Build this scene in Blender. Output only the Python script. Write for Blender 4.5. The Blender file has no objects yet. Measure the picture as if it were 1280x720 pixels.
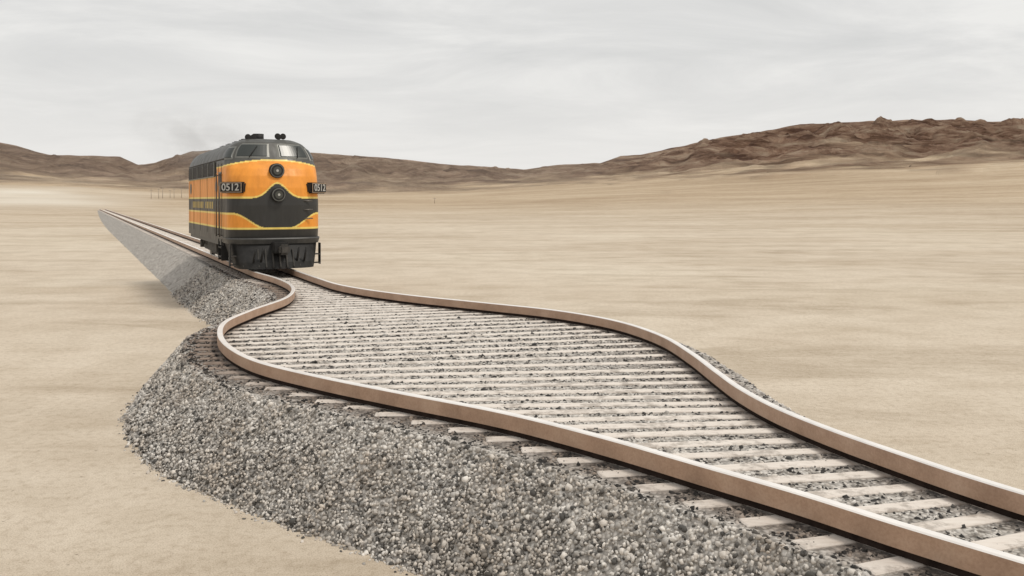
import bpy, math, random
import numpy as np
from mathutils import Vector, noise, Matrix
random.seed(3); rng=np.random.default_rng(5)
scene=bpy.context.scene
scene.view_settings.view_transform='Standard'; scene.view_settings.look='None'
scene.view_settings.exposure=0; scene.view_settings.gamma=1

# ------------------------------------------------------------------ helpers
def mesh_obj(name, verts, faces, mats=(), smooth=False, parent=None, fmat=None):
    me=bpy.data.meshes.new(name)
    me.from_pydata([tuple(v) for v in verts],[],[tuple(f) for f in faces])
    for m in mats: me.materials.append(m)
    if fmat is not None: me.polygons.foreach_set('material_index',list(fmat))
    if smooth: me.polygons.foreach_set('use_smooth',[True]*len(me.polygons))
    me.update()
    ob=bpy.data.objects.new(name,me); scene.collection.objects.link(ob)
    if parent: ob.parent=parent
    return ob
def new_mat(name):
    m=bpy.data.materials.new(name); m.use_nodes=True
    nt=m.node_tree; b=nt.nodes['Principled BSDF']; return m,nt,b
def N(nt,t,**k):
    n=nt.nodes.new(t)
    for a,v in k.items(): setattr(n,a,v)
    return n
def ramp(nt,fac,stops):
    r=N(nt,'ShaderNodeValToRGB'); e=r.color_ramp.elements
    while len(e)<len(stops): e.new(0.5)
    for i,(p,c) in enumerate(stops):
        e[i].position=p; e[i].color=(c[0],c[1],c[2],1)
    nt.links.new(fac,r.inputs[0]); return r.outputs[0]
def mix(nt,a,b,f,mode='MIX'):
    m=N(nt,'ShaderNodeMix',data_type='RGBA',blend_type=mode)
    for sock,v in ((m.inputs[0],f),(m.inputs[6],a),(m.inputs[7],b)):
        if isinstance(v,(int,float)): sock.default_value=v
        elif isinstance(v,tuple): sock.default_value=(*v,1)
        else: nt.links.new(v,sock)
    return m.outputs[2]
def math_(nt,op,a,b=None,clamp=False):
    m=N(nt,'ShaderNodeMath',operation=op); m.use_clamp=clamp
    for s,v in ((m.inputs[0],a),(m.inputs[1],b)):
        if v is None: continue
        if isinstance(v,(int,float)): s.default_value=v
        else: nt.links.new(v,s)
    return m.outputs[0]
def mapping(nt,vec,scale,loc=(0,0,0),rot=(0,0,0)):
    mp=N(nt,'ShaderNodeMapping'); mp.inputs['Scale'].default_value=scale; mp.inputs['Location'].default_value=loc; mp.inputs['Rotation'].default_value=rot
    nt.links.new(vec,mp.inputs[0]); return mp.outputs[0]
def tex_noise(nt,vec,scale,detail=4,rough=.55,dist=0):
    n=N(nt,'ShaderNodeTexNoise'); n.inputs['Scale'].default_value=scale
    n.inputs['Detail'].default_value=detail; n.inputs['Roughness'].default_value=rough
    n.inputs['Distortion'].default_value=dist
    if vec: nt.links.new(vec,n.inputs['Vector'])
    return n.outputs['Fac']
def bump(nt,h,strength,dist,b,prev=None):
    n=N(nt,'ShaderNodeBump'); n.inputs['Strength'].default_value=strength; n.inputs['Distance'].default_value=dist
    nt.links.new(h,n.inputs['Height'])
    if prev: nt.links.new(prev,n.inputs['Normal'])
    nt.links.new(n.outputs[0],b.inputs['Normal']); return n.outputs[0]
def simple(name,col,rough=.6,metal=0,var=.25,scale=6,spec=.5):
    m,nt,b=new_mat(name)
    tc=N(nt,'ShaderNodeTexCoord').outputs['Object']
    n=tex_noise(nt,tc,scale,5)
    c=ramp(nt,n,[(.3,tuple(x*(1-var) for x in col)),(.7,tuple(min(1,x*(1+var)) for x in col))])
    nt.links.new(c,b.inputs['Base Color'])
    b.inputs['Roughness'].default_value=rough; b.inputs['Metallic'].default_value=metal
    b.inputs['Specular IOR Level'].default_value=spec
    return m

# ------------------------------------------------------------------ materials
m_ground,nt,b=new_mat('desert_ground')
geo=N(nt,'ShaderNodeNewGeometry').outputs['Position']
big=tex_noise(nt,geo,.03,6,.6)
mid=tex_noise(nt,geo,.5,7,.65)
fine=tex_noise(nt,geo,7,7,.72)
grit=tex_noise(nt,geo,55,3,.7)
c=ramp(nt,big,[(.3,(.60,.52,.42)),(.5,(.67,.59,.485)),(.7,(.72,.65,.54))])
at=N(nt,'ShaderNodeAttribute',attribute_name='far').outputs['Fac']
fs=tex_noise(nt,mapping(nt,geo,(.005,.012,.01),rot=(0,0,-.1)),1.0,9,.68,.4)
tan=ramp(nt,fs,[(.34,(.40,.30,.195)),(.48,(.50,.39,.27)),(.58,(.57,.46,.33)),(.70,(.63,.53,.40))])
c=mix(nt,c,tan,math_(nt,'MULTIPLY',at,.85))
streak=tex_noise(nt,mapping(nt,geo,(.07,.26,.2),rot=(0,0,.12)),1,9,.72,.5)
streak2=tex_noise(nt,mapping(nt,geo,(.018,.06,.1),rot=(0,0,-.08)),1,8,.70,.5)
c=mix(nt,c,ramp(nt,streak,[(.36,(.76,.73,.69)),(.48,(.96,.95,.94)),(.64,(1,1,1))]),.85,'MULTIPLY')
c=mix(nt,c,ramp(nt,streak2,[(.38,(.80,.76,.71)),(.52,(1,1,1))]),.6,'MULTIPLY')
c=mix(nt,c,ramp(nt,mid,[(.34,(.84,.82,.79)),(.58,(1,1,1))]),.8,'MULTIPLY')
c=mix(nt,c,ramp(nt,fine,[(.34,(.66,.62,.57)),(.52,(1,1,1))]),.55,'MULTIPLY')
c=mix(nt,c,ramp(nt,grit,[(.38,(.52,.48,.43)),(.52,(1,1,1))]),.55,'MULTIPLY')
peb=N(nt,'ShaderNodeTexVoronoi'); peb.inputs['Scale'].default_value=5; nt.links.new(geo,peb.inputs['Vector'])
pm=ramp(nt,peb.outputs['Distance'],[(.06,(1,1,1)),(.11,(0,0,0))])
pmn=ramp(nt,tex_noise(nt,geo,.9,4),[(.48,(0,0,0)),(.6,(.8,.8,.8))])
c=mix(nt,c,(.26,.21,.165),mix(nt,pm,pmn,1.0,'MULTIPLY'))
dusthazef=N(nt,'ShaderNodeAttribute',attribute_name='painted_dust_haze').outputs['Fac']
c=mix(nt,c,(.70,.66,.58),dusthazef)  # airborne dust haze at far left, painted into the ground colour
rk=N(nt,'ShaderNodeAttribute',attribute_name='rock').outputs['Fac']
rn=tex_noise(nt,mapping(nt,geo,(.014,.010,.05)),1.0,9,.74,.6)
rockc=ramp(nt,rn,[(.39,(.12,.062,.040)),(.46,(.25,.145,.094)),(.54,(.42,.275,.19)),(.63,(.58,.44,.32))])
hazef=N(nt,'ShaderNodeAttribute',attribute_name='painted_haze').outputs['Fac']
rockc=mix(nt,rockc,(.50,.41,.33),hazef)  # aerial haze over the farther hills, mixed into the rock colour
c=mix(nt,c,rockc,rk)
nt.links.new(c,b.inputs['Base Color']); b.inputs['Roughness'].default_value=.95
b.inputs['Specular IOR Level'].default_value=.1
p=bump(nt,mid,.25,.12,b); p=bump(nt,fine,.45,.06,b,p); p=bump(nt,grit,.4,.012,b,p)
p=bump(nt,math_(nt,'MULTIPLY',rn,rk),1.0,55,b,p)

def ballast_mat(name,scale):
    m,nt,b=new_mat(name)
    geo=N(nt,'ShaderNodeNewGeometry').outputs['Position']
    v=N(nt,'ShaderNodeTexVoronoi'); v.inputs['Scale'].default_value=scale; nt.links.new(geo,v.inputs['Vector'])
    sep=N(nt,'ShaderNodeSeparateColor'); nt.links.new(v.outputs['Color'],sep.inputs[0])
    c=ramp(nt,sep.outputs[0],[(0,(.06,.052,.046)),(.25,(.26,.235,.21)),(.5,(.54,.505,.46)),(1,(.82,.78,.73))])
    edge=ramp(nt,v.outputs['Distance'],[(.4,(1,1,1)),(.8,(.22,.2,.18))])
    c=mix(nt,c,edge,1.0,'MULTIPLY')
    n=tex_noise(nt,geo,4.5,7,.75)
    c=mix(nt,c,ramp(nt,n,[(.40,(.16,.14,.115)),(.6,(.72,.68,.63))]),.45)
    oil=N(nt,'ShaderNodeAttribute',attribute_name='dirty').outputs['Fac']
    dc=mix(nt,c,(.20,.145,.115),1.0,'MULTIPLY')
    c=mix(nt,c,dc,oil)
    nt.links.new(c,b.inputs['Base Color']); b.inputs['Roughness'].default_value=.9
    bump(nt,math_(nt,'SUBTRACT',1.0,v.outputs['Distance']),.8,.03,b)
    return m
m_ballast=ballast_mat('ballast_bed',22)
m_stone,nt,b=new_mat('crushed_stone')
a=N(nt,'ShaderNodeAttribute',attribute_name='tone').outputs['Color']
geo=N(nt,'ShaderNodeNewGeometry').outputs['Position']
c=mix(nt,a,ramp(nt,tex_noise(nt,geo,70,4,.7),[(.3,(.6,.58,.55)),(.7,(1,1,1))]),.5,'MULTIPLY')
c=mix(nt,c,ramp(nt,tex_noise(nt,geo,1.6,6,.7),[(.38,(.70,.64,.58)),(.6,(1,1,1))]),.8,'MULTIPLY')
nt.links.new(c,b.inputs['Base Color']); b.inputs['Roughness'].default_value=.85

m_sleeper,nt,b=new_mat('pale_sleeper')
geo=N(nt,'ShaderNodeNewGeometry').outputs['Position']
n=tex_noise(nt,mapping(nt,geo,(3,20,10)),1.2,7,.7); n2=tex_noise(nt,geo,4,7,.72)
c=ramp(nt,n,[(.3,(.48,.41,.345)),(.5,(.68,.615,.55)),(.7,(.78,.73,.67))])
c=mix(nt,c,ramp(nt,n2,[(.38,(.16,.13,.105)),(.50,(.70,.64,.58))]),.5)
oil=N(nt,'ShaderNodeAttribute',attribute_name='dirty').outputs['Fac']
c=mix(nt,c,mix(nt,c,(.24,.175,.135),1.0,'MULTIPLY'),oil)
nt.links.new(c,b.inputs['Base Color']); b.inputs['Roughness'].default_value=.85
bump(nt,n,.5,.01,b)

m_railside,nt,b=new_mat('rail_rust')
geo=N(nt,'ShaderNodeNewGeometry').outputs['Position']
n=tex_noise(nt,geo,2.2,8,.65); n2=tex_noise(nt,geo,40,5,.7)
c=ramp(nt,n,[(.3,(.33,.205,.135)),(.5,(.44,.285,.195)),(.7,(.54,.38,.275))])
c=mix(nt,c,ramp(nt,n2,[(.3,(.24,.14,.09)),(.6,(.54,.385,.28))]),.28)
nt.links.new(c,b.inputs['Base Color']); b.inputs['Roughness'].default_value=.5; b.inputs['Metallic'].default_value=.1
bump(nt,n2,.15,.004,b)
m_railtop=simple('rail_polished',(.86,.82,.78),.35,.25,.08,3)
m_dark=simple('rail_painted_shadow',(.03,.02,.016),.9,0,.4,8,.1)  # near-black rail base, paints the shadow band below the rail head

m_paint,nt,b=new_mat('locomotive_paint')
a=N(nt,'ShaderNodeAttribute',attribute_name='livery').outputs['Color']
tc=N(nt,'ShaderNodeTexCoord').outputs['Object']
d=tex_noise(nt,mapping(nt,tc,(3,3,.7)),1.3,7,.65)
c=mix(nt,a,ramp(nt,d,[(.35,(.55,.5,.45)),(.60,(1,1,1))]),.4,'MULTIPLY')
nt.links.new(c,b.inputs['Base Color'])
nt.links.new(ramp(nt,d,[(.3,(.55,.55,.55)),(.7,(.34,.34,.34))]),b.inputs['Roughness'])
b.inputs['Specular IOR Level'].default_value=.35
m_grey=simple('dark_grey_paint',(.048,.047,.044),.5)
m_black=simple('running_gear_black',(.016,.015,.014),.65,.2,.5,5)
m_steel=simple('wheel_steel',(.16,.145,.13),.45,.7)
m_dust=simple('dusty_undergear',(.055,.050,.044),.75,.1,.5,4)
m_yellow=simple('yellow_lettering',(.62,.46,.14),.5,0,.1)
m_white=simple('white_lettering',(.46,.45,.42),.5,0,.05)
m_frame=simple('board_frame',(.34,.25,.17),.5,0,.1)
m_trim=simple('window_surround',(.16,.16,.145),.4,.2,.1)
m_glass,nt,b=new_mat('cab_glass')
b.inputs['Base Color'].default_value=(.025,.03,.027,1); b.inputs['Roughness'].default_value=.30; b.inputs['Specular IOR Level'].default_value=.6
m_lens,nt,b=new_mat('headlight_lens')
b.inputs['Base Color'].default_value=(.09,.095,.085,1); b.inputs['Roughness'].default_value=.15; b.inputs['Metallic'].default_value=.5

# ------------------------------------------------------------------ terrain
Hc=3.9
SK=[(-900,188),(-200,184),(-60,176),(0,178),(20,182),(60,194),(110,195),(150,196),(172,206),(195,203),(240,189),(290,186),(400,192),(480,197),(560,206),(600,208),(655,212),(700,206),(750,204),(775,195),(800,194),(815,191),(860,181),(900,172),(960,163),(1000,156),(1060,153),(1130,150),(1200,150),(1280,151),(1500,155),(2100,175)]
FT=[(-900,230),(0,225),(100,229),(200,235),(400,241),(560,239),(640,233),(720,227),(800,222),(900,218),(1000,214),(1100,209),(1280,201),(1500,200),(2100,215)]
skx=[(a-640)/1100 for a,_ in SK]; sky_=[(250-b_)/1100 for _,b_ in SK]
ftx=[(a-640)/1100 for a,_ in FT]; fty=[(250-b_)/1100 for _,b_ in FT]
def sstep(a,b,x):
    t=min(1,max(0,(x-a)/(b-a))); return t*t*(3-2*t)
def terrain(r,az):
    x=r*math.sin(az); y=r*math.cos(az)
    ta=math.tan(az) if abs(az)<1.2 else math.copysign(2.5,az)
    ca=max(math.cos(az),.36)
    ec=float(np.interp(ta,skx,sky_)); ef=float(np.interp(ta,ftx,fty))
    rf=850+120*noise.noise((az*4,1.3,0)); rc=1750+150*noise.noise((az*3,7.7,0))
    zf=Hc+ef*rf*ca; zc=Hc+ec*rc*ca
    pl=0.
    painted_haze=.42*(1-sstep(.0,.28,ta))  # painted haze weight, stronger on the left and middle hills
    if r<120: return x,y,0.0,sstep(35,420,r),0.0,0.0,painted_haze
    far=sstep(35,420,r)
    pl=sstep(200,420,r)*(1-sstep(560,800,r))*(1-sstep(-.52,-.36,ta))*.8*max(0,min(1,.7+noise.noise((x/70,y/30,8))))  # mask for the painted dust haze
    if r<rf:
        t=(r-120)/(rf-120)
        z=zf*(t**1.7)
        z+=sstep(120,500,r)*.9*noise.noise((x/90,y/90,0))
        t2=sstep(.7,1,t)
        rn=noise.noise((x/60,y/60,2))*.5+noise.noise((x/22,y/22,5))*.4
        rock=max(0,min(1,(t2-.55+rn*1.2)*1.1))*.5
        return x,y,z,far,rock,pl,painted_haze
    t=(r-rf)/(rc-rf)
    q=Vector((az*11+noise.noise((x/300,y/300,0))*.5,r/420,0))
    rid=noise.ridged_multi_fractal(q,.95,2.1,5,1.0,2.0)/2.2-.45
    q2=Vector((x/80,y/80,3)); rid2=noise.ridged_multi_fractal(q2,.9,2.1,5,1.0,2.0)/2.2-.45
    if t<=1: base=zf+(zc-zf)*(t**1.1)
    else: base=zc*(1-.35*(t-1))
    cr=sstep(.58,.95,t)
    env=math.sin(min(1,t)*math.pi*.5)*(1-.95*cr)
    z=base+(zc-zf)*.52*rid*env+(zc-zf)*.20*rid2*min(1,t*2)*(1-.9*cr)
    z+=3.0*noise.noise((x/25,y/25,0))*min(1,t*2)*(1-.6*cr)
    rn=noise.noise((x/90,y/90,2))*.5+noise.noise((x/30,y/30,5))*.35
    rock=max(0,min(1,.30+t*2.2+rn*1.3))
    return x,y,z,far,rock,pl,painted_haze
azs=[]
a_=-math.pi
while a_<math.pi-1e-6:
    azs.append(a_)
    a_+= math.radians(.11) if abs(a_)<math.radians(36) else math.radians(2.5)
rs=[3,6,10,15,22,32,45,60,80,100,120,145,175,210,250,300,360,430,500,570,640,700,740,770,800]+list(np.linspace(815,2050,120))+[2300,2800,3500,5000]
V=[(0,0,0)]; at4=[(0,0,0,0)]
for az in azs:
    for r in rs:
        q_=terrain(r,az); V.append(q_[:3]); at4.append(q_[3:])
nr=len(rs); na=len(azs); F=[]
for i in range(na):
    j=(i+1)%na; b0=1+i*nr; b1=1+j*nr
    F.append((0,b1,b0))
    for k in range(nr-1): F.append((b0+k,b1+k,b1+k+1,b0+k+1))
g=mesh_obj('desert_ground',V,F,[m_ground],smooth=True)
for ii,nm in enumerate(('far','rock','painted_dust_haze','painted_haze')):
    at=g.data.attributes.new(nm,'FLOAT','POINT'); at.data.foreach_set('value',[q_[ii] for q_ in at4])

# ------------------------------------------------------------------ track alignment (world metres)
ZR=1.40; ZB=1.13
keysL=[];keysR=[]
for d in (340,250,180,130,95,72,56,46,40,36.5,33.5):
    l=(6.2-.494*d,d); keysL.append(l); keysR.append((l[0]+1.245,l[1]+.616))
near=[((-8.9,30.6),(-7.65,31.2)),((-7.45,28.06),(-6.3,28.4)),((-6.35,25.46),(-5.0,25.9)),((-5.82,22.73),(-2.9,23.4)),
((-5.95,19.93),(-.7,21.5)),((-5.92,18.21),(1.0,20.0)),((-5.5,16.57),(2.1,18.4)),((-4.78,14.95),(2.75,16.4)),
((-4.0,13.75),(2.95,14.4)),((-2.73,12.5),(3.0,12.8)),((-1.46,11.46),(3.05,11.7)),((0,10.3),(3.2,10.66)),
((1.01,9.26),(3.5,9.6)),((1.81,8.31),(3.85,8.7)),((2.47,7.53),(4.15,8.0)),((3.02,6.79),(4.5,7.35)),
((3.56,6.11),(4.98,6.75)),((4.2,5.3),(5.5,6.1)),((5.3,3.9),(6.5,4.85)),((7.5,1.1),(8.65,2.0)),((10.5,-2.7),(11.65,-1.8)),((16,-9.7),(17.15,-8.8))]
for l,r in near: keysL.append(l); keysR.append(r)
KL=np.array(keysL,float); KR=np.array(keysR,float)
def crom(K,i,t):
    p0=K[max(i-1,0)];p1=K[i];p2=K[i+1];p3=K[min(i+2,len(K)-1)]
    d1=np.linalg.norm(p2-p1); d0=max(np.linalg.norm(p1-p0),1e-6); d2=max(np.linalg.norm(p3-p2),1e-6)
    if i==0: m1=p2-p1
    else: m1=((p1-p0)/d0*d1+(p2-p1)/d1*d0)/(d0+d1)*d1
    if i+2>=len(K): m2=p2-p1
    else: m2=((p2-p1)/d1*d2+(p3-p2)/d2*d1)/(d1+d2)*d1
    t2=t*t;t3=t2*t
    return (2*t3-3*t2+1)*p1+(t3-2*t2+t)*m1+(-2*t3+3*t2)*p2+(t3-t2)*m2
CL=[];CR=[]
for i in range(len(KL)-1):
    ln=np.linalg.norm(KL[i+1]-KL[i]); n=max(2,int(ln/(.12 if KL[i][1]<32 else .8)))
    for k in range(n):
        CL.append(crom(KL,i,k/n)); CR.append(crom(KR,i,k/n))
CL=np.array(CL);CR=np.array(CR); n=len(CL)
def tang(C,w=3):
    T=np.zeros_like(C)
    for i in range(len(C)):
        a=C[max(0,i-w)];b_=C[min(len(C)-1,i+w)]; T[i]=(b_-a)/np.linalg.norm(b_-a)
    return T
TL=tang(CL);TR=tang(CR)
def outw(C,sgn,w):
    T=tang(C,w); return np.stack([T[:,1],-T[:,0]],1)*sgn
NL=outw(CL,1,8); NR=outw(CR,-1,8)
if np.dot(NL[-1],CL[-1]-CR[-1])<0: NL=-NL
if np.dot(NR[-1],CR[-1]-CL[-1])<0: NR=-NR
mid_=(CL+CR)/2
arc=np.concatenate([[0],np.cumsum(np.linalg.norm(np.diff((CL+mid_)/2,axis=0),axis=1))])
RUNL=np.interp(CL[:,1],[5,11,15,19,25],[.85,.90,.93,.97,1.38])
SHL=np.interp(CL[:,1],[7,11,18],[.52,.60,.66])
RUNR=np.full(n,1.3); SHR=np.full(n,.62)

def rail(name,C,T,parent):
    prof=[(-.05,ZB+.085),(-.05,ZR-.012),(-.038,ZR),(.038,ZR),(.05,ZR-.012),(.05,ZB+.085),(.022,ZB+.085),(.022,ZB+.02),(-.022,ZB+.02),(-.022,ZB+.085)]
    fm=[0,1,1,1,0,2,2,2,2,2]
    V=[];F=[];M=[]
    for i in range(len(C)):
        nx,ny=T[i][1],-T[i][0]
        for a,z in prof: V.append((C[i][0]+nx*a,C[i][1]+ny*a,z))
    k=len(prof)
    for i in range(len(C)-1):
        for j in range(k):
            F.append((i*k+j,i*k+(j+1)%k,(i+1)*k+(j+1)%k,(i+1)*k+j)); M.append(fm[j])
    return mesh_obj(name,V,F,[m_railside,m_railtop,m_dark],parent=parent,fmat=M)
track=bpy.data.objects.new('railway_track',None); scene.collection.objects.link(track)
rail('left_rail',CL,TL,track); rail('right_rail',CR,TR,track)

SP=.53; us=np.arange(.2,arc[-1],SP)
V=[];F=[]; slp=[]; SD=[]
for u in us:
    i=int(np.searchsorted(arc,u)); i=min(max(i,1),n-1)
    t=(u-arc[i-1])/(arc[i]-arc[i-1]+1e-9)
    l=CL[i-1]*(1-t)+CL[i]*t; r=CR[i-1]*(1-t)+CR[i]*t
    wd=np.linalg.norm(r-l); ax=(r-l)/wd; pr=np.array([-ax[1],ax[0]])
    slp.append(i-1+t)
    e1=.42+.05*random.random(); e2=.42+.05*random.random()
    hw=.088+.014*random.random(); zt=ZB+.012+.010*random.random(); bv=.01
    rot=random.uniform(-.02,.02)
    curv=sstep(12,15,l[1])*(1-sstep(28,30,l[1]))
    st=[-e1,-e1+.015,-.13,-.07,.07,.16,.3]
    st=st+[wd-q for q in (.3,.16,.07,-.07,-.13)]+[wd+e2-.015,wd+e2]
    o=len(V)
    for si,sx in enumerate(st):
        f=sx/wd; dr=bv if si in (0,len(st)-1) else 0
        dd=.0
        if sx<-.05: dd=.25+.62*curv
        elif sx<.1: dd=.7
        if sx>wd+.05: dd=.35
        elif sx>wd-.1: dd=.7
        if si in (0,1) : dd=.12+.75*curv
        p0=l+ax*sx
        for sy,zz in ((-1,ZB-.1),(-1,zt-bv),(-.9,zt-dr),(.9,zt-dr),(1,zt-bv),(1,ZB-.1)):
            p_=p0+pr*(sy*hw+rot*(f-.5)); V.append((p_[0],p_[1],zz)); SD.append(dd)
    for si in range(len(st)-1):
        for j in range(5):
            a=o+si*6+j; F.append((a,a+1,a+7,a+6))
    F.append(tuple(o+j for j in range(6))); F.append(tuple(o+(len(st)-1)*6+j for j in range(5,-1,-1)))
so_=mesh_obj('sleepers',V,F,[m_sleeper],parent=track)
at=so_.data.attributes.new('dirty','FLOAT','POINT'); at.data.foreach_set('value',SD)
slp=np.array(slp)

prof=[]
for k in range(9):
    f=k/8; prof.append(('L',1-f,(-.04+(ZB+.04)*f),0.0,1))
prof+= [('L',.55,ZB,.6,0),('L',.08,ZB,.85,0),('M',.06,ZB,.55,0),('M',.2,ZB,.12,0),('M',.35,ZB,.0,0),('M',.5,ZB,0.,0),('M',.65,ZB,0.,0),('M',.8,ZB,.12,0),('M',.94,ZB,.55,0),('R',.08,ZB,.85,0),('R',.55,ZB,.55,0)]
for k in range(9):
    f=1-k/8; prof.append(('R',1-f,(-.04+(ZB+.04)*f),0.0,1))
def emb(i,side,o,z,slope):
    if side=='M': return CL[i]*(1-o)+CR[i]*o
    sh,run=(SHL[i],RUNL[i]) if side=='L' else (SHR[i],RUNR[i])
    C,Nn=(CL,NL) if side=='L' else (CR,NR)
    dist_=(sh+run*o) if slope else sh*o
    p_=C[i]+Nn[i]*dist_
    if slope:
        w=noise.noise((p_[0]*.9,p_[1]*.9,z))*.06+noise.noise((p_[0]*3,p_[1]*3,z*3))*.03
        p_=p_+Nn[i]*w
    return p_
V=[];F=[];D=[]
for i in range(n):
    for s,o,z,dd,sl in prof:
        p_=emb(i,s,o,z,sl); V.append((p_[0],p_[1],z)); D.append(dd)
k=len(prof)
for i in range(n-1):
    for j in range(k-1): F.append((i*k+j,i*k+j+1,(i+1)*k+j+1,(i+1)*k+j))
bed=mesh_obj('ballast_embankment',V,F,[m_ballast],smooth=False)
at=bed.data.attributes.new('dirty','FLOAT','POINT'); at.data.foreach_set('value',D)

# loose crushed stone
ph=(1+5**.5)/2; ico_v=[]
for s1 in (-1,1):
    for s2 in (-1,1):
        ico_v+= [(0,s1,s2*ph),(s1,s2*ph,0),(s2*ph,0,s1)]
import bmesh
bm=bmesh.new()
for v in ico_v: bm.verts.new(Vector(v)/math.sqrt(1+ph*ph))
bmesh.ops.convex_hull(bm,input=bm.verts); bm.verts.ensure_lookup_table(); bm.verts.index_update()
ico_v=np.array([v.co[:] for v in bm.verts]); ico_f=np.array([[v.index for v in f.verts] for f in bm.faces]); bm.free()
pts=[];tone=[];size=[]
for i in range(n-1):
    yc=CL[i][1]
    if yc>38 or yc<1.5: continue
    dist=np.hypot(*mid_[i])
    dens=760 if dist<11 else (600 if dist<15 else (380 if dist<20 else 150))
    for side in ('L','M','R'):
        if side=='M': area=abs(np.cross(CR[i]-CL[i],mid_[i+1]-mid_[i]))*.5
        else:
            C,Nn,sh,run=(CL,NL,SHL[i],RUNL[i]) if side=='L' else (CR,NR,SHR[i],RUNR[i])
            a0=C[i]+Nn[i]*1.0; a1=C[i+1]+Nn[i+1]*1.0
            slen=math.hypot(run,ZB); tot=sh+slen+.06
            area=np.linalg.norm(a1-a0)*tot*(1.15 if side=='L' else .4)
        cnt=rng.poisson(dens*area)
        for _ in range(cnt):
            f=random.random(); ii=i+f
            if side=='M':
                o=random.random(); A=CL[i]*(1-o)+CR[i]*o; B=CL[i+1]*(1-o)+CR[i+1]*o
                p_=A*(1-f)+B*f; z=ZB; sp=np.linalg.norm(B-A); wd=np.linalg.norm(CR[i]-CL[i])*min(o,1-o)
                dirt=.75*max(0,1-wd/.4)
                if wd<.06: continue
                top=True; od=0
            else:
                od=random.random()*tot
                if od<.07: continue
                if od<sh: p0=emb(i,side,od/sh,ZB,0); p1=emb(i+1,side,od/sh,ZB,0); z=ZB; top=True
                else:
                    g_=(od-sh)/slen; z=max(0,ZB*(1-g_)); top=False
                    p0=emb(i,side,g_,z,1); p1=emb(i+1,side,g_,z,1)
                p_=p0*(1-f)+p1*f
                if z==0 and random.random()<.4: p_=p_+Nn[i]*abs(random.gauss(0,.06))
                sp=np.linalg.norm(p1-p0); cv=sstep(12,16,yc)
                dirt=(.75+.15*cv)*max(0,min(1,(sh+.12*cv-od)/.2)) if side=='L' else .7*max(0,1-od/.6)
            k2=int(np.argmin(np.abs(slp-ii)))
            if (side=='M' or od<.46) and abs(slp[k2]-ii)*sp<.096 and random.random()<.94: continue
            s=random.uniform(.011,.025)*(1 if dist<15 else 1.25)
            if random.random()<.10: s*=1.5
            if top: z-=.008
            pts.append((p_[0],p_[1],z)); size.append(s)
            if side=='M' or top: v=random.choice((.03,.04,.06,.14,.42,.64,.78))
            else: v=random.choice((.10,.28,.44,.56,.66,.76,.84))
            v*=random.uniform(.85,1.08); cc=np.array((v,v*.955,v*.895))
            cc=cc*(1-dirt)+cc*np.array((.30,.225,.18))*dirt
            tone.append(cc)
pts=np.array(pts);size=np.array(size);tone=np.array(tone); ns=len(pts)
print('stones',ns)
sc=size[:,None]*rng.uniform(.6,1.4,(ns,3))
q=rng.normal(size=(ns,4)); q/=np.linalg.norm(q,axis=1)[:,None]
w_,x_,y_,z_=q.T
R=np.stack([1-2*(y_*y_+z_*z_),2*(x_*y_-z_*w_),2*(x_*z_+y_*w_),2*(x_*y_+z_*w_),1-2*(x_*x_+z_*z_),2*(y_*z_-x_*w_),2*(x_*z_-y_*w_),2*(y_*z_+x_*w_),1-2*(x_*x_+y_*y_)],1).reshape(ns,3,3)
loc=ico_v[None]*rng.uniform(.65,1.3,(ns,12,1))*sc[:,None,:]
co=np.einsum('nij,nvj->nvi',R,loc)+pts[:,None,:]
fc=(ico_f[None]+np.arange(ns)[:,None,None]*12).reshape(-1)
me=bpy.data.meshes.new('ballast_gravel'); me.vertices.add(ns*12); me.vertices.foreach_set('co',co.reshape(-1))
nf=ns*20; me.loops.add(nf*3); me.loops.foreach_set('vertex_index',fc.astype(np.int32)); me.polygons.add(nf)
me.polygons.foreach_set('loop_start',np.arange(nf,dtype=np.int32)*3)
me.update(calc_edges=True); me.validate()
at=me.attributes.new('tone','FLOAT_COLOR','POINT')
cc=np.ones((ns*12,4)); cc[:,:3]=np.repeat(tone,12,axis=0); at.data.foreach_set('color',cc.reshape(-1))
me.materials.append(m_stone); ob=bpy.data.objects.new('ballast_gravel',me); scene.collection.objects.link(ob)

# ------------------------------------------------------------------ locomotive
loco=bpy.data.objects.new('diesel_locomotive',None); scene.collection.objects.link(loco)
loco.location=(-8.32,31.3,ZR); loco.rotation_euler=(0,0,math.radians(26.8)); loco.scale=(1.04,1.04,1.05)
LEN=11.2; W0=1.58
def fz(z): return float(np.interp(z,[.9,1.4,2.2,2.8,3.2,3.45,3.62,3.72,4.38,4.52,4.58],[.10,0,.0,.08,.20,.34,.50,.62,1.02,1.35,2.2]))
ZA=3.62; HA=.96
def ring(v):
    if v<.7: return .92+(ZA-.92)*v/.7, W0
    al=(v-.7)/.3*math.pi/2
    return ZA+HA*math.sin(al), W0*max(math.cos(al),1e-4)**.62
def vz(z):
    if z<=ZA: return (z-.92)/(ZA-.92)*.7
    return .7+.3*math.asin(min(1,(z-ZA)/HA))/(math.pi/2)
def hull(c,v):
    z,w=ring(v); f=fz(z); Ln=.92*(w/W0)
    if abs(c)<=1:
        ph_=c*math.pi/2; e=2/2.5
        t=w*math.copysign(abs(math.sin(ph_))**e,c); s=f+Ln*(1-abs(math.cos(ph_))**e)
    else:
        t=math.copysign(w,c); s=f+Ln+(abs(c)-1)*(LEN-f-Ln)
    return Vector((t,s,z))
def hulln(c,v):
    e=.004
    a=hull(c+e,v)-hull(c-e,v); b_=hull(c,min(1,v+e))-hull(c,max(0,v-e))
    nn=a.cross(b_)
    if nn.length<1e-9: return Vector((0,0,1))
    nn.normalize()
    return nn if (nn.y<0 and abs(c)<.3) or nn.x*c>0 else -nn
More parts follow.
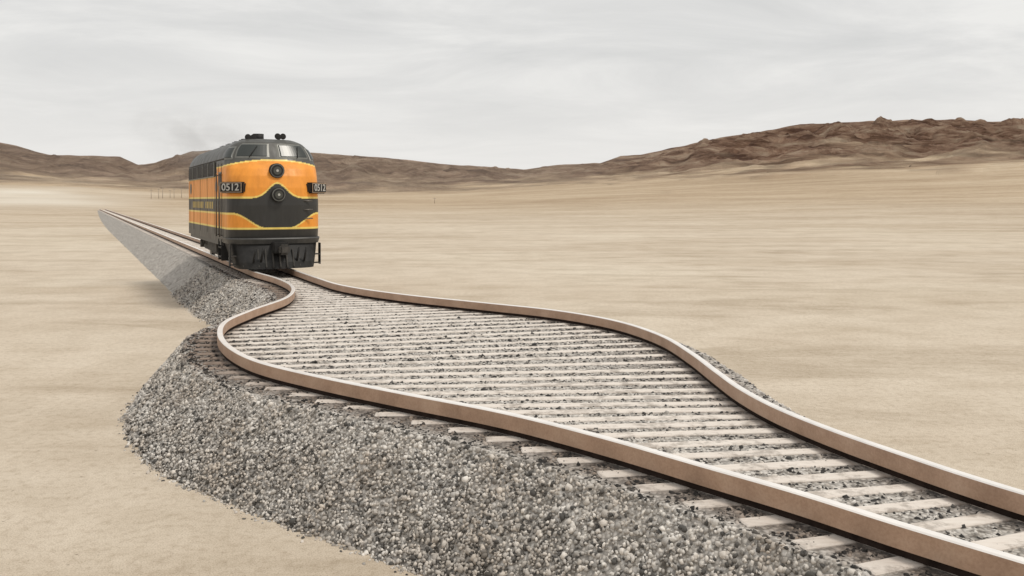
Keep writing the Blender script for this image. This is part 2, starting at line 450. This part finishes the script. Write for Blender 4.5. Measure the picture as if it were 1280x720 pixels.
OR=(.86,.33,.045); YE=(.90,.68,.18); DK=(.042,.041,.038); RF=(.080,.080,.073)
def livery(t,s,z,c):
    a=min(1,abs(t)/W0)
    if abs(c)>1: a=1
    zu=2.46+(.50*math.exp(-(t/.42)**2) if abs(c)<1 else 0)
    k_=sstep(.25,.92,a); zl=1.42+.50*k_ if abs(c)<1 else 1.92
    zt=3.56+.20*(1-a*a)
    if abs(c)>1: zt=3.54 if s<3.0 else 3.22
    lw=.03
    if abs(z-zu)<lw or abs(z-zl)<lw or abs(z-1.42)<.028 or abs(z-zt)<lw*.8: return YE
    if z>zt: return RF
    if z>zu: return OR
    if z>zl: return DK
    if z>1.42: return OR
    return DK
cs=[-2+ i/50 for i in range(50)]+[-1+2*i/180 for i in range(181)]+[1+ (i+1)/50 for i in range(50)]
vs=[i/170 for i in range(171)]
V=[];F=[];C_=[]
for v in vs:
    for c in cs:
        p_=hull(c,v); V.append(p_); C_.append((*livery(p_.x,p_.y,p_.z,c),1))
k=len(cs)
for i in range(len(vs)-1):
    for j in range(k-1): F.append((i*k+j,i*k+j+1,(i+1)*k+j+1,(i+1)*k+j))
    F.append((i*k+k-1,i*k,(i+1)*k,(i+1)*k+k-1))
body=mesh_obj('body_shell',V,F,[m_paint],smooth=True,parent=loco)
at=body.data.attributes.new('livery','FLOAT_COLOR','POINT'); at.data.foreach_set('color',np.array(C_).reshape(-1))
for p_ in body.data.polygons:
    if p_.vertices[0]%k==k-1 and p_.vertices[1]%k==0: p_.use_smooth=False
def patch(name,c0,c1,z0,z1,off,mat,nc=14,nv=8):
    V=[];F=[]
    for i in range(nv+1):
        for j in range(nc+1):
            c=c0+(c1-c0)*j/nc; v=vz(z0+(z1-z0)*i/nv)
            edge=(i in(0,nv) or j in (0,nc))
            V.append(hull(c,v)+hulln(c,v)*(off if not edge else -.01))
    for i in range(nv):
        for j in range(nc):
            a=i*(nc+1)+j; F.append((a,a+1,a+nc+2,a+nc+1))
    return mesh_obj(name,V,F,[mat],smooth=False,parent=loco)
def box(name,cx,cy,cz,sx,sy,sz,mat,bev=.015,rot=(0,0,0),parent=None):
    bm=bmesh.new(); bmesh.ops.create_cube(bm,size=1)
    for v in bm.verts: v.co=Vector((v.co.x*sx,v.co.y*sy,v.co.z*sz))
    if bev: bmesh.ops.bevel(bm,geom=bm.edges[:],offset=min(bev,.4*min(sx,sy,sz)),segments=2,affect='EDGES')
    me=bpy.data.meshes.new(name); bm.to_mesh(me); bm.free(); me.materials.append(mat)
    ob=bpy.data.objects.new(name,me); scene.collection.objects.link(ob); ob.location=(cx,cy,cz); ob.rotation_euler=rot; ob.parent=parent or loco
    return ob
def cyl(name,loc,r,depth,mat,axis='Z',r2=None,seg=28,parent=None,direction=None):
    bm=bmesh.new(); bmesh.ops.create_cone(bm,cap_ends=True,segments=seg,radius1=r,radius2=r if r2 is None else r2,depth=depth)
    me=bpy.data.meshes.new(name); bm.to_mesh(me); bm.free(); me.materials.append(mat)
    for p_ in me.polygons: p_.use_smooth=len(p_.vertices)==4
    ob=bpy.data.objects.new(name,me); scene.collection.objects.link(ob); ob.location=loc; ob.parent=parent or loco
    if direction is not None: ob.rotation_euler=Vector(direction).to_track_quat('Z','Y').to_euler()
    elif axis=='X': ob.rotation_euler=(0,math.pi/2,0)
    elif axis=='Y': ob.rotation_euler=(math.pi/2,0,0)
    return ob
for nm,a,b_ in (('windscreen_l',-.56,-.035),('windscreen_r',.035,.56)):
    patch(nm+'_frame',a-.025,b_+.02,3.79,4.38,.012,m_trim)
    patch(nm,a,b_,3.83,4.34,.024,m_glass)
    wp=[hull((a+b_)/2+q*.1,vz(3.83+.4*abs(q)))+hulln((a+b_)/2,vz(4.0))*.05 for q in (0,1)]
    cyl('wiper',(wp[0]+wp[1])/2,.015,(wp[1]-wp[0]).length,m_black,direction=wp[1]-wp[0],seg=8)
for s_ in (-1,1):
    a,b_=sorted((s_*.63,s_*.92))
    patch('quarter_window_frame',a-.02,b_+.02,3.74,4.26,.012,m_trim)
    patch('quarter_window',a,b_,3.78,4.22,.024,m_glass)
def lamp(zc,r,nm):
    y=fz(zc)
    cyl(nm+'_housing',(0,y+.05,zc),r+.05,.42,m_black,'Y')
    cyl(nm+'_rim',(0,y-.17,zc),r+.03,.03,m_trim,'Y')
    cyl(nm+'_well',(0,y-.187,zc),r,.02,m_black,'Y')
    cyl(nm+'_lens',(0,y-.20,zc),r*.7,.02,m_lens,'Y')
    cyl(nm+'_bulb',(0,y-.215,zc),r*.22,.02,m_white,'Y')
lamp(3.38,.20,'upper_headlight'); lamp(2.56,.19,'lower_headlight')
for s_ in (-1,1):
    c=.66*s_; v=vz(2.80); p_=hull(c,v); nn=hulln(c,v); nn.z=0; nn.normalize()
    ang=math.atan2(nn.x,-nn.y)
    e=bpy.data.objects.new('number_board',None); scene.collection.objects.link(e); e.parent=loco
    e.location=p_+nn*.05; e.rotation_euler=(0,0,ang*.85)
    box('board_case',0,.06,0,.86,.34,.38,m_black,.05,parent=e)
    box('board_frame',0,-.112,0,.82,.02,.34,m_frame,.006,parent=e)
    box('board_face',0,-.125,0,.76,.02,.28,m_black,.004,parent=e)
    cu=bpy.data.curves.new('board_digits','FONT'); cu.body='0512'; cu.size=.33; cu.align_x='CENTER'; cu.align_y='CENTER'; cu.extrude=.004; cu.offset=.004
    cu.materials.append(m_white); t_=bpy.data.objects.new('board_digits',cu); scene.collection.objects.link(t_); t_.parent=e
    t_.location=(0,-.142,0); t_.rotation_euler=(math.pi/2,0,0)
for s_ in (-1,1):
    x=s_*W0
    box('vent_backing',x-s_*.03,7.1,3.50,.12,7.7,.50,m_black,.01)
    for i in range(5):
        yy=4.05+i*1.54
        box('vent_window',x+s_*.03,yy,3.50,.03,1.28,.42,m_black,.01)
        for j in range(4): box('louver',x+s_*.05,yy,3.36+j*.095,.03,1.22,.018,m_dust,.004)
        box('post',x+s_*.04,yy-.77,3.50,.05,.10,.52,m_trim,.01)
    box('vent_sill',x+s_*.03,7.1,3.24,.06,7.7,.04,m_trim,.01)
    box('gutter',x-s_*.02,6.3,3.80,.08,9.7,.035,m_dust,.01)
    for yy in (1.75,2.50):
        cyl('grab_rail',(x+s_*.08,yy,2.2),.022,2.2,m_steel,'Z')
        for zz in (1.15,3.25): cyl('grab_rail_stub',(x+s_*.04,yy,zz),.018,.1,m_steel,'X')
        box('door_seam',x+s_*.003,yy+.06,2.4,.012,.03,2.5,m_black,.002)
    box('side_cab_window_frame',x+s_*.006,2.14,3.12,.03,.62,.5,m_trim,.02)
    box('side_cab_window',x+s_*.014,2.14,3.12,.03,.52,.42,m_glass,.02)
    for yy in (3.4,5.4,7.4,9.4,10.8):
        box('panel_seam',x+s_*.003,yy,2.2,.01,.02,2.1,m_black,.002)
    yy=4.0
    for wd in (.30,.26,.26,.3,.24,0,.28,.3,.26,.24,.2,.26,.3,.28):
        if wd: box('lettering',x+s_*.006,yy,2.19,.012,wd*.62,.26,m_yellow,.008)
        yy+=.43
    for yy,r in ((3.0,.18),(10.4,.18)): cyl('porthole_rim',(x,yy,2.86),r+.05,.03,m_trim,'X'); cyl('porthole',(x+s_*.006,yy,2.86),r,.03,m_glass,'X')
    box('side_skirt',x-s_*.05,6.2,.96,.06,9.0,.34,m_grey,.01)
    for zz in (.72,.40): box('step_well',x-s_*.12,2.12,zz,.30,.7,.05,m_dust,.01)
    for yy in (1.78,2.46): box('step_bracket',x-s_*.1,yy,.64,.24,.03,.75,m_black,.004)
for yy in (4.6,6.2,7.8,9.4):
    cyl('roof_fan',(0,yy,4.60),.52,.16,m_grey); cyl('roof_fan_grille',(0,yy,4.70),.44,.03,m_black)
cyl('exhaust_stack',(0,3.5,4.70),.2,.3,m_black)
for x_h,yy,zz in ((-.62,1.9,4.50),(.42,1.9,4.56)):
    cyl('horn_base',(x_h,yy,zz-.06),.05,.26,m_black)
    for dx in (-.09,.09):
        cyl('horn_bell',(x_h+dx,yy-.14,zz+.09),.11,.30,m_black,r2=.04,direction=(-dx*.4,1,0))
    cyl('horn_chamber',(x_h,yy+.05,zz+.1),.08,.18,m_black,'X')
box('roof_antenna_box',-.9,4.0,4.38,.35,.6,.16,m_grey,.03)
for s_ in (-1,1): cyl('roof_grab',(s_*.9,2.3,4.40),.02,.7,m_steel,'Y')
for zz in (1.75,2.05,2.35): cyl('nose_step',(1.05,fz(zz)+.10,zz),.02,.34,m_steel,'X')
def loft(name,levels,mat):
    V=[];F=[];m_=40
    for z,w,f,Ln in levels:
        for j in range(m_+1):
            ph_=-math.pi/2+math.pi*j/m_; e=.75
            V.append((w*math.copysign(abs(math.sin(ph_))**e,math.sin(ph_)),f+Ln*(1-abs(math.cos(ph_))**e),z))
        V.append((w,f+Ln+.7,z)); V.append((-w,f+Ln+.7,z))
    k=m_+3
    for i in range(len(levels)-1):
        for j in range(k): F.append((i*k+j,i*k+(j+1)%k,(i+1)*k+(j+1)%k,(i+1)*k+j))
    F.append(tuple(range(k))[::-1]); F.append(tuple((len(levels)-1)*k+j for j in range(k)))
    return mesh_obj(name,V,F,[mat],smooth=False,parent=loco)
loft('anticlimber',[(.90,1.56,-.05,.95),(1.06,1.61,-.10,1.0),(1.10,1.61,-.07,1.0)],m_grey)
loft('pilot',[(.08,1.28,-.40,.8),(.3,1.34,-.34,.85),(.62,1.44,-.14,.9),(.90,1.51,.0,.95)],m_black)
for i in range(11):
    x=(i-5)*.23
    box('pilot_rib',x,-.30+abs(x)**2*.30,.42,.05,.10,.66,m_dust,.01,rot=(-.42,0,0))
box('coupler_pocket',0,-.28,.78,.5,.5,.36,m_black,.03)
box('coupler_shank',0,-.6,.74,.2,.5,.2,m_steel,.03); box('coupler_knuckle',.03,-.86,.74,.34,.24,.34,m_dust,.07)
for x in (-.85,.85,-.6,.6): cyl('air_hose',(x,-.34,.55),.035,.5,m_black,direction=(.1,-.3,1))
for x in (-1.40,1.40):
    for zz in (.2,.5): box('corner_step',x,.40,zz,.26,.30,.035,m_dust,.006)
    for dx in (-.13,.13): box('corner_step_side',x+dx,.40,.52,.03,.26,.74,m_black,.005)
box('underframe',0,6.1,1.02,2.7,9.6,.22,m_black,.02)
box('fuel_tank',0,6.1,.62,2.6,2.5,.72,m_dust,.12)
for ty in (2.9,9.2):
    for ay in (-1.15,1.15):
        cyl('axle',(0,ty+ay,.48),.09,1.9,m_black,'X')
        for s_ in (-1,1):
            cyl('wheel',(s_*.70,ty+ay,.48),.48,.13,m_steel,'X',seg=40); cyl('wheel_flange',(s_*.62,ty+ay,.48),.51,.03,m_steel,'X',seg=40)
            cyl('journal_box',(s_*1.08,ty+ay,.50),.17,.22,m_dust,'X')
            box('pedestal',s_*1.0,ty+ay,.56,.14,.42,.44,m_black,.03)
            for dy in (-.42,.42): cyl('coil_spring',(s_*1.02,ty+ay*.5+dy,.66),.1,.36,m_dust)
            box('brake_shoe',s_*.72,ty+ay+.58,.52,.12,.1,.36,m_black,.02)
    for s_ in (-1,1):
        box('truck_side_frame',s_*1.04,ty,.80,.18,3.3,.22,m_dust,.04)
        box('truck_side_lower',s_*1.04,ty,.42,.16,1.3,.22,m_dust,.04)
        cyl('brake_cylinder',(s_*1.16,ty+.1,.82),.12,.36,m_dust,'Y')
    box('truck_bolster',0,ty,.72,2.0,.5,.3,m_black,.03)
box('rear_diaphragm',0,LEN+.1,2.4,1.1,.2,2.6,m_black,.04)

# ------------------------------------------------------------------ exhaust smoke (thin real volume)
def smoke(name,loc,scl,dens,col,sc,rot=(0,0,0)):
    bm=bmesh.new(); bmesh.ops.create_icosphere(bm,subdivisions=3,radius=1)
    me=bpy.data.meshes.new(name); bm.to_mesh(me); bm.free()
    m=bpy.data.materials.new(name); m.use_nodes=True; nt=m.node_tree; nt.nodes.remove(nt.nodes['Principled BSDF'])
    vo=N(nt,'ShaderNodeVolumePrincipled'); nt.links.new(vo.outputs[0],nt.nodes['Material Output'].inputs['Volume'])
    tc=N(nt,'ShaderNodeTexCoord').outputs['Object']
    ln=N(nt,'ShaderNodeVectorMath',operation='LENGTH'); nt.links.new(tc,ln.inputs[0])
    fall=math_(nt,'SUBTRACT',1.0,ln.outputs['Value'],True)
    no=ramp(nt,tex_noise(nt,mapping(nt,tc,sc),1.6,4,.6,.6),[(.38,(0,0,0)),(.75,(1,1,1))])
    nt.links.new(math_(nt,'MULTIPLY',math_(nt,'MULTIPLY',fall,no),dens),vo.inputs['Density'])
    vo.inputs['Color'].default_value=(*col,1)
    me.materials.append(m); ob=bpy.data.objects.new(name,me); scene.collection.objects.link(ob)
    ob.location=loc; ob.scale=scl; ob.rotation_euler=rot
    return ob
smoke('exhaust_smoke',(-14.0,40.0,6.6),(4.8,2.6,1.7),.30,(.6,.59,.58),(2.2,1.2,1.2),(0,math.radians(14),math.radians(-20)))

# ------------------------------------------------------------------ distant utility poles
m_wood=simple('weathered_wood',(.34,.29,.24),.9)
def pole(x,y,h):
    e=bpy.data.objects.new('utility_pole',None); scene.collection.objects.link(e)
    az=math.atan2(x,y); zz=terrain(math.hypot(x,y),az)[2]; e.location=(x,y,zz)
    cyl('shaft',(0,0,h/2),.12,h,m_wood,r2=.09,seg=10,parent=e)
    box('crossarm',0,0,h-.5,1.6,.12,.12,m_wood,.02,parent=e)
for i in range(6):
    px=-.41+i*.0065+(.002 if i%2 else 0); y=430+i*9; pole(px*y,y,4.6+ (i%3)*.5)
pole(-.088*420,420,3.0)

# ------------------------------------------------------------------ world + sun
el=math.radians(60); saz=math.radians(108)
w=bpy.data.worlds.new('World'); scene.world=w; w.use_nodes=True
nt=w.node_tree; bg=nt.nodes['Background']; bg.inputs['Strength'].default_value=.1
st=N(nt,'ShaderNodeTexSky'); st.sky_type='NISHITA'; st.sun_disc=False; st.sun_elevation=el; st.sun_rotation=saz; st.dust_density=3
tc=N(nt,'ShaderNodeTexCoord').outputs['Generated']
sx=N(nt,'ShaderNodeSeparateXYZ'); nt.links.new(tc,sx.inputs[0])
ad2=math_(nt,'ADD',math_(nt,'MAXIMUM',sx.outputs[2],0.),.12)
cb=N(nt,'ShaderNodeCombineXYZ')
for i in (0,1): nt.links.new(math_(nt,'DIVIDE',sx.outputs[i],ad2),cb.inputs[i])
cn=tex_noise(nt,mapping(nt,cb.outputs[0],(.9,1.3,1)),.9,8,.62,.6)
cl=ramp(nt,cn,[(.34,(6.8,6.8,6.7)),(.5,(7.6,7.55,7.4)),(.66,(8.7,8.6,8.35))])
hz=ramp(nt,sx.outputs[2],[(0,(1,1,1)),(.17,(0,0,0))])
cl=mix(nt,cl,(8.6,8.42,8.15),hz)
out=mix(nt,st.outputs[0],cl,.96)
nt.links.new(out,bg.inputs['Color'])
sd=bpy.data.lights.new('sun','SUN'); sd.energy=1.9; sd.angle=math.radians(12); sd.color=(1,.94,.85)
so=bpy.data.objects.new('sun',sd); scene.collection.objects.link(so)
dv=Vector((math.sin(saz)*math.cos(el),math.cos(saz)*math.cos(el),math.sin(el)))
so.rotation_euler=dv.to_track_quat('Z','Y').to_euler(); so.location=(0,0,50)

# ------------------------------------------------------------------ camera
cd=bpy.data.cameras.new('camera'); cam=bpy.data.objects.new('camera',cd); scene.collection.objects.link(cam)
cam.location=(0,0,Hc); cam.rotation_euler=(math.pi/2,0,0)
cd.sensor_width=36; cd.lens=1100/1280*36; cd.shift_y=-110/1280; cd.clip_end=12000; cd.clip_start=.1
scene.camera=cam
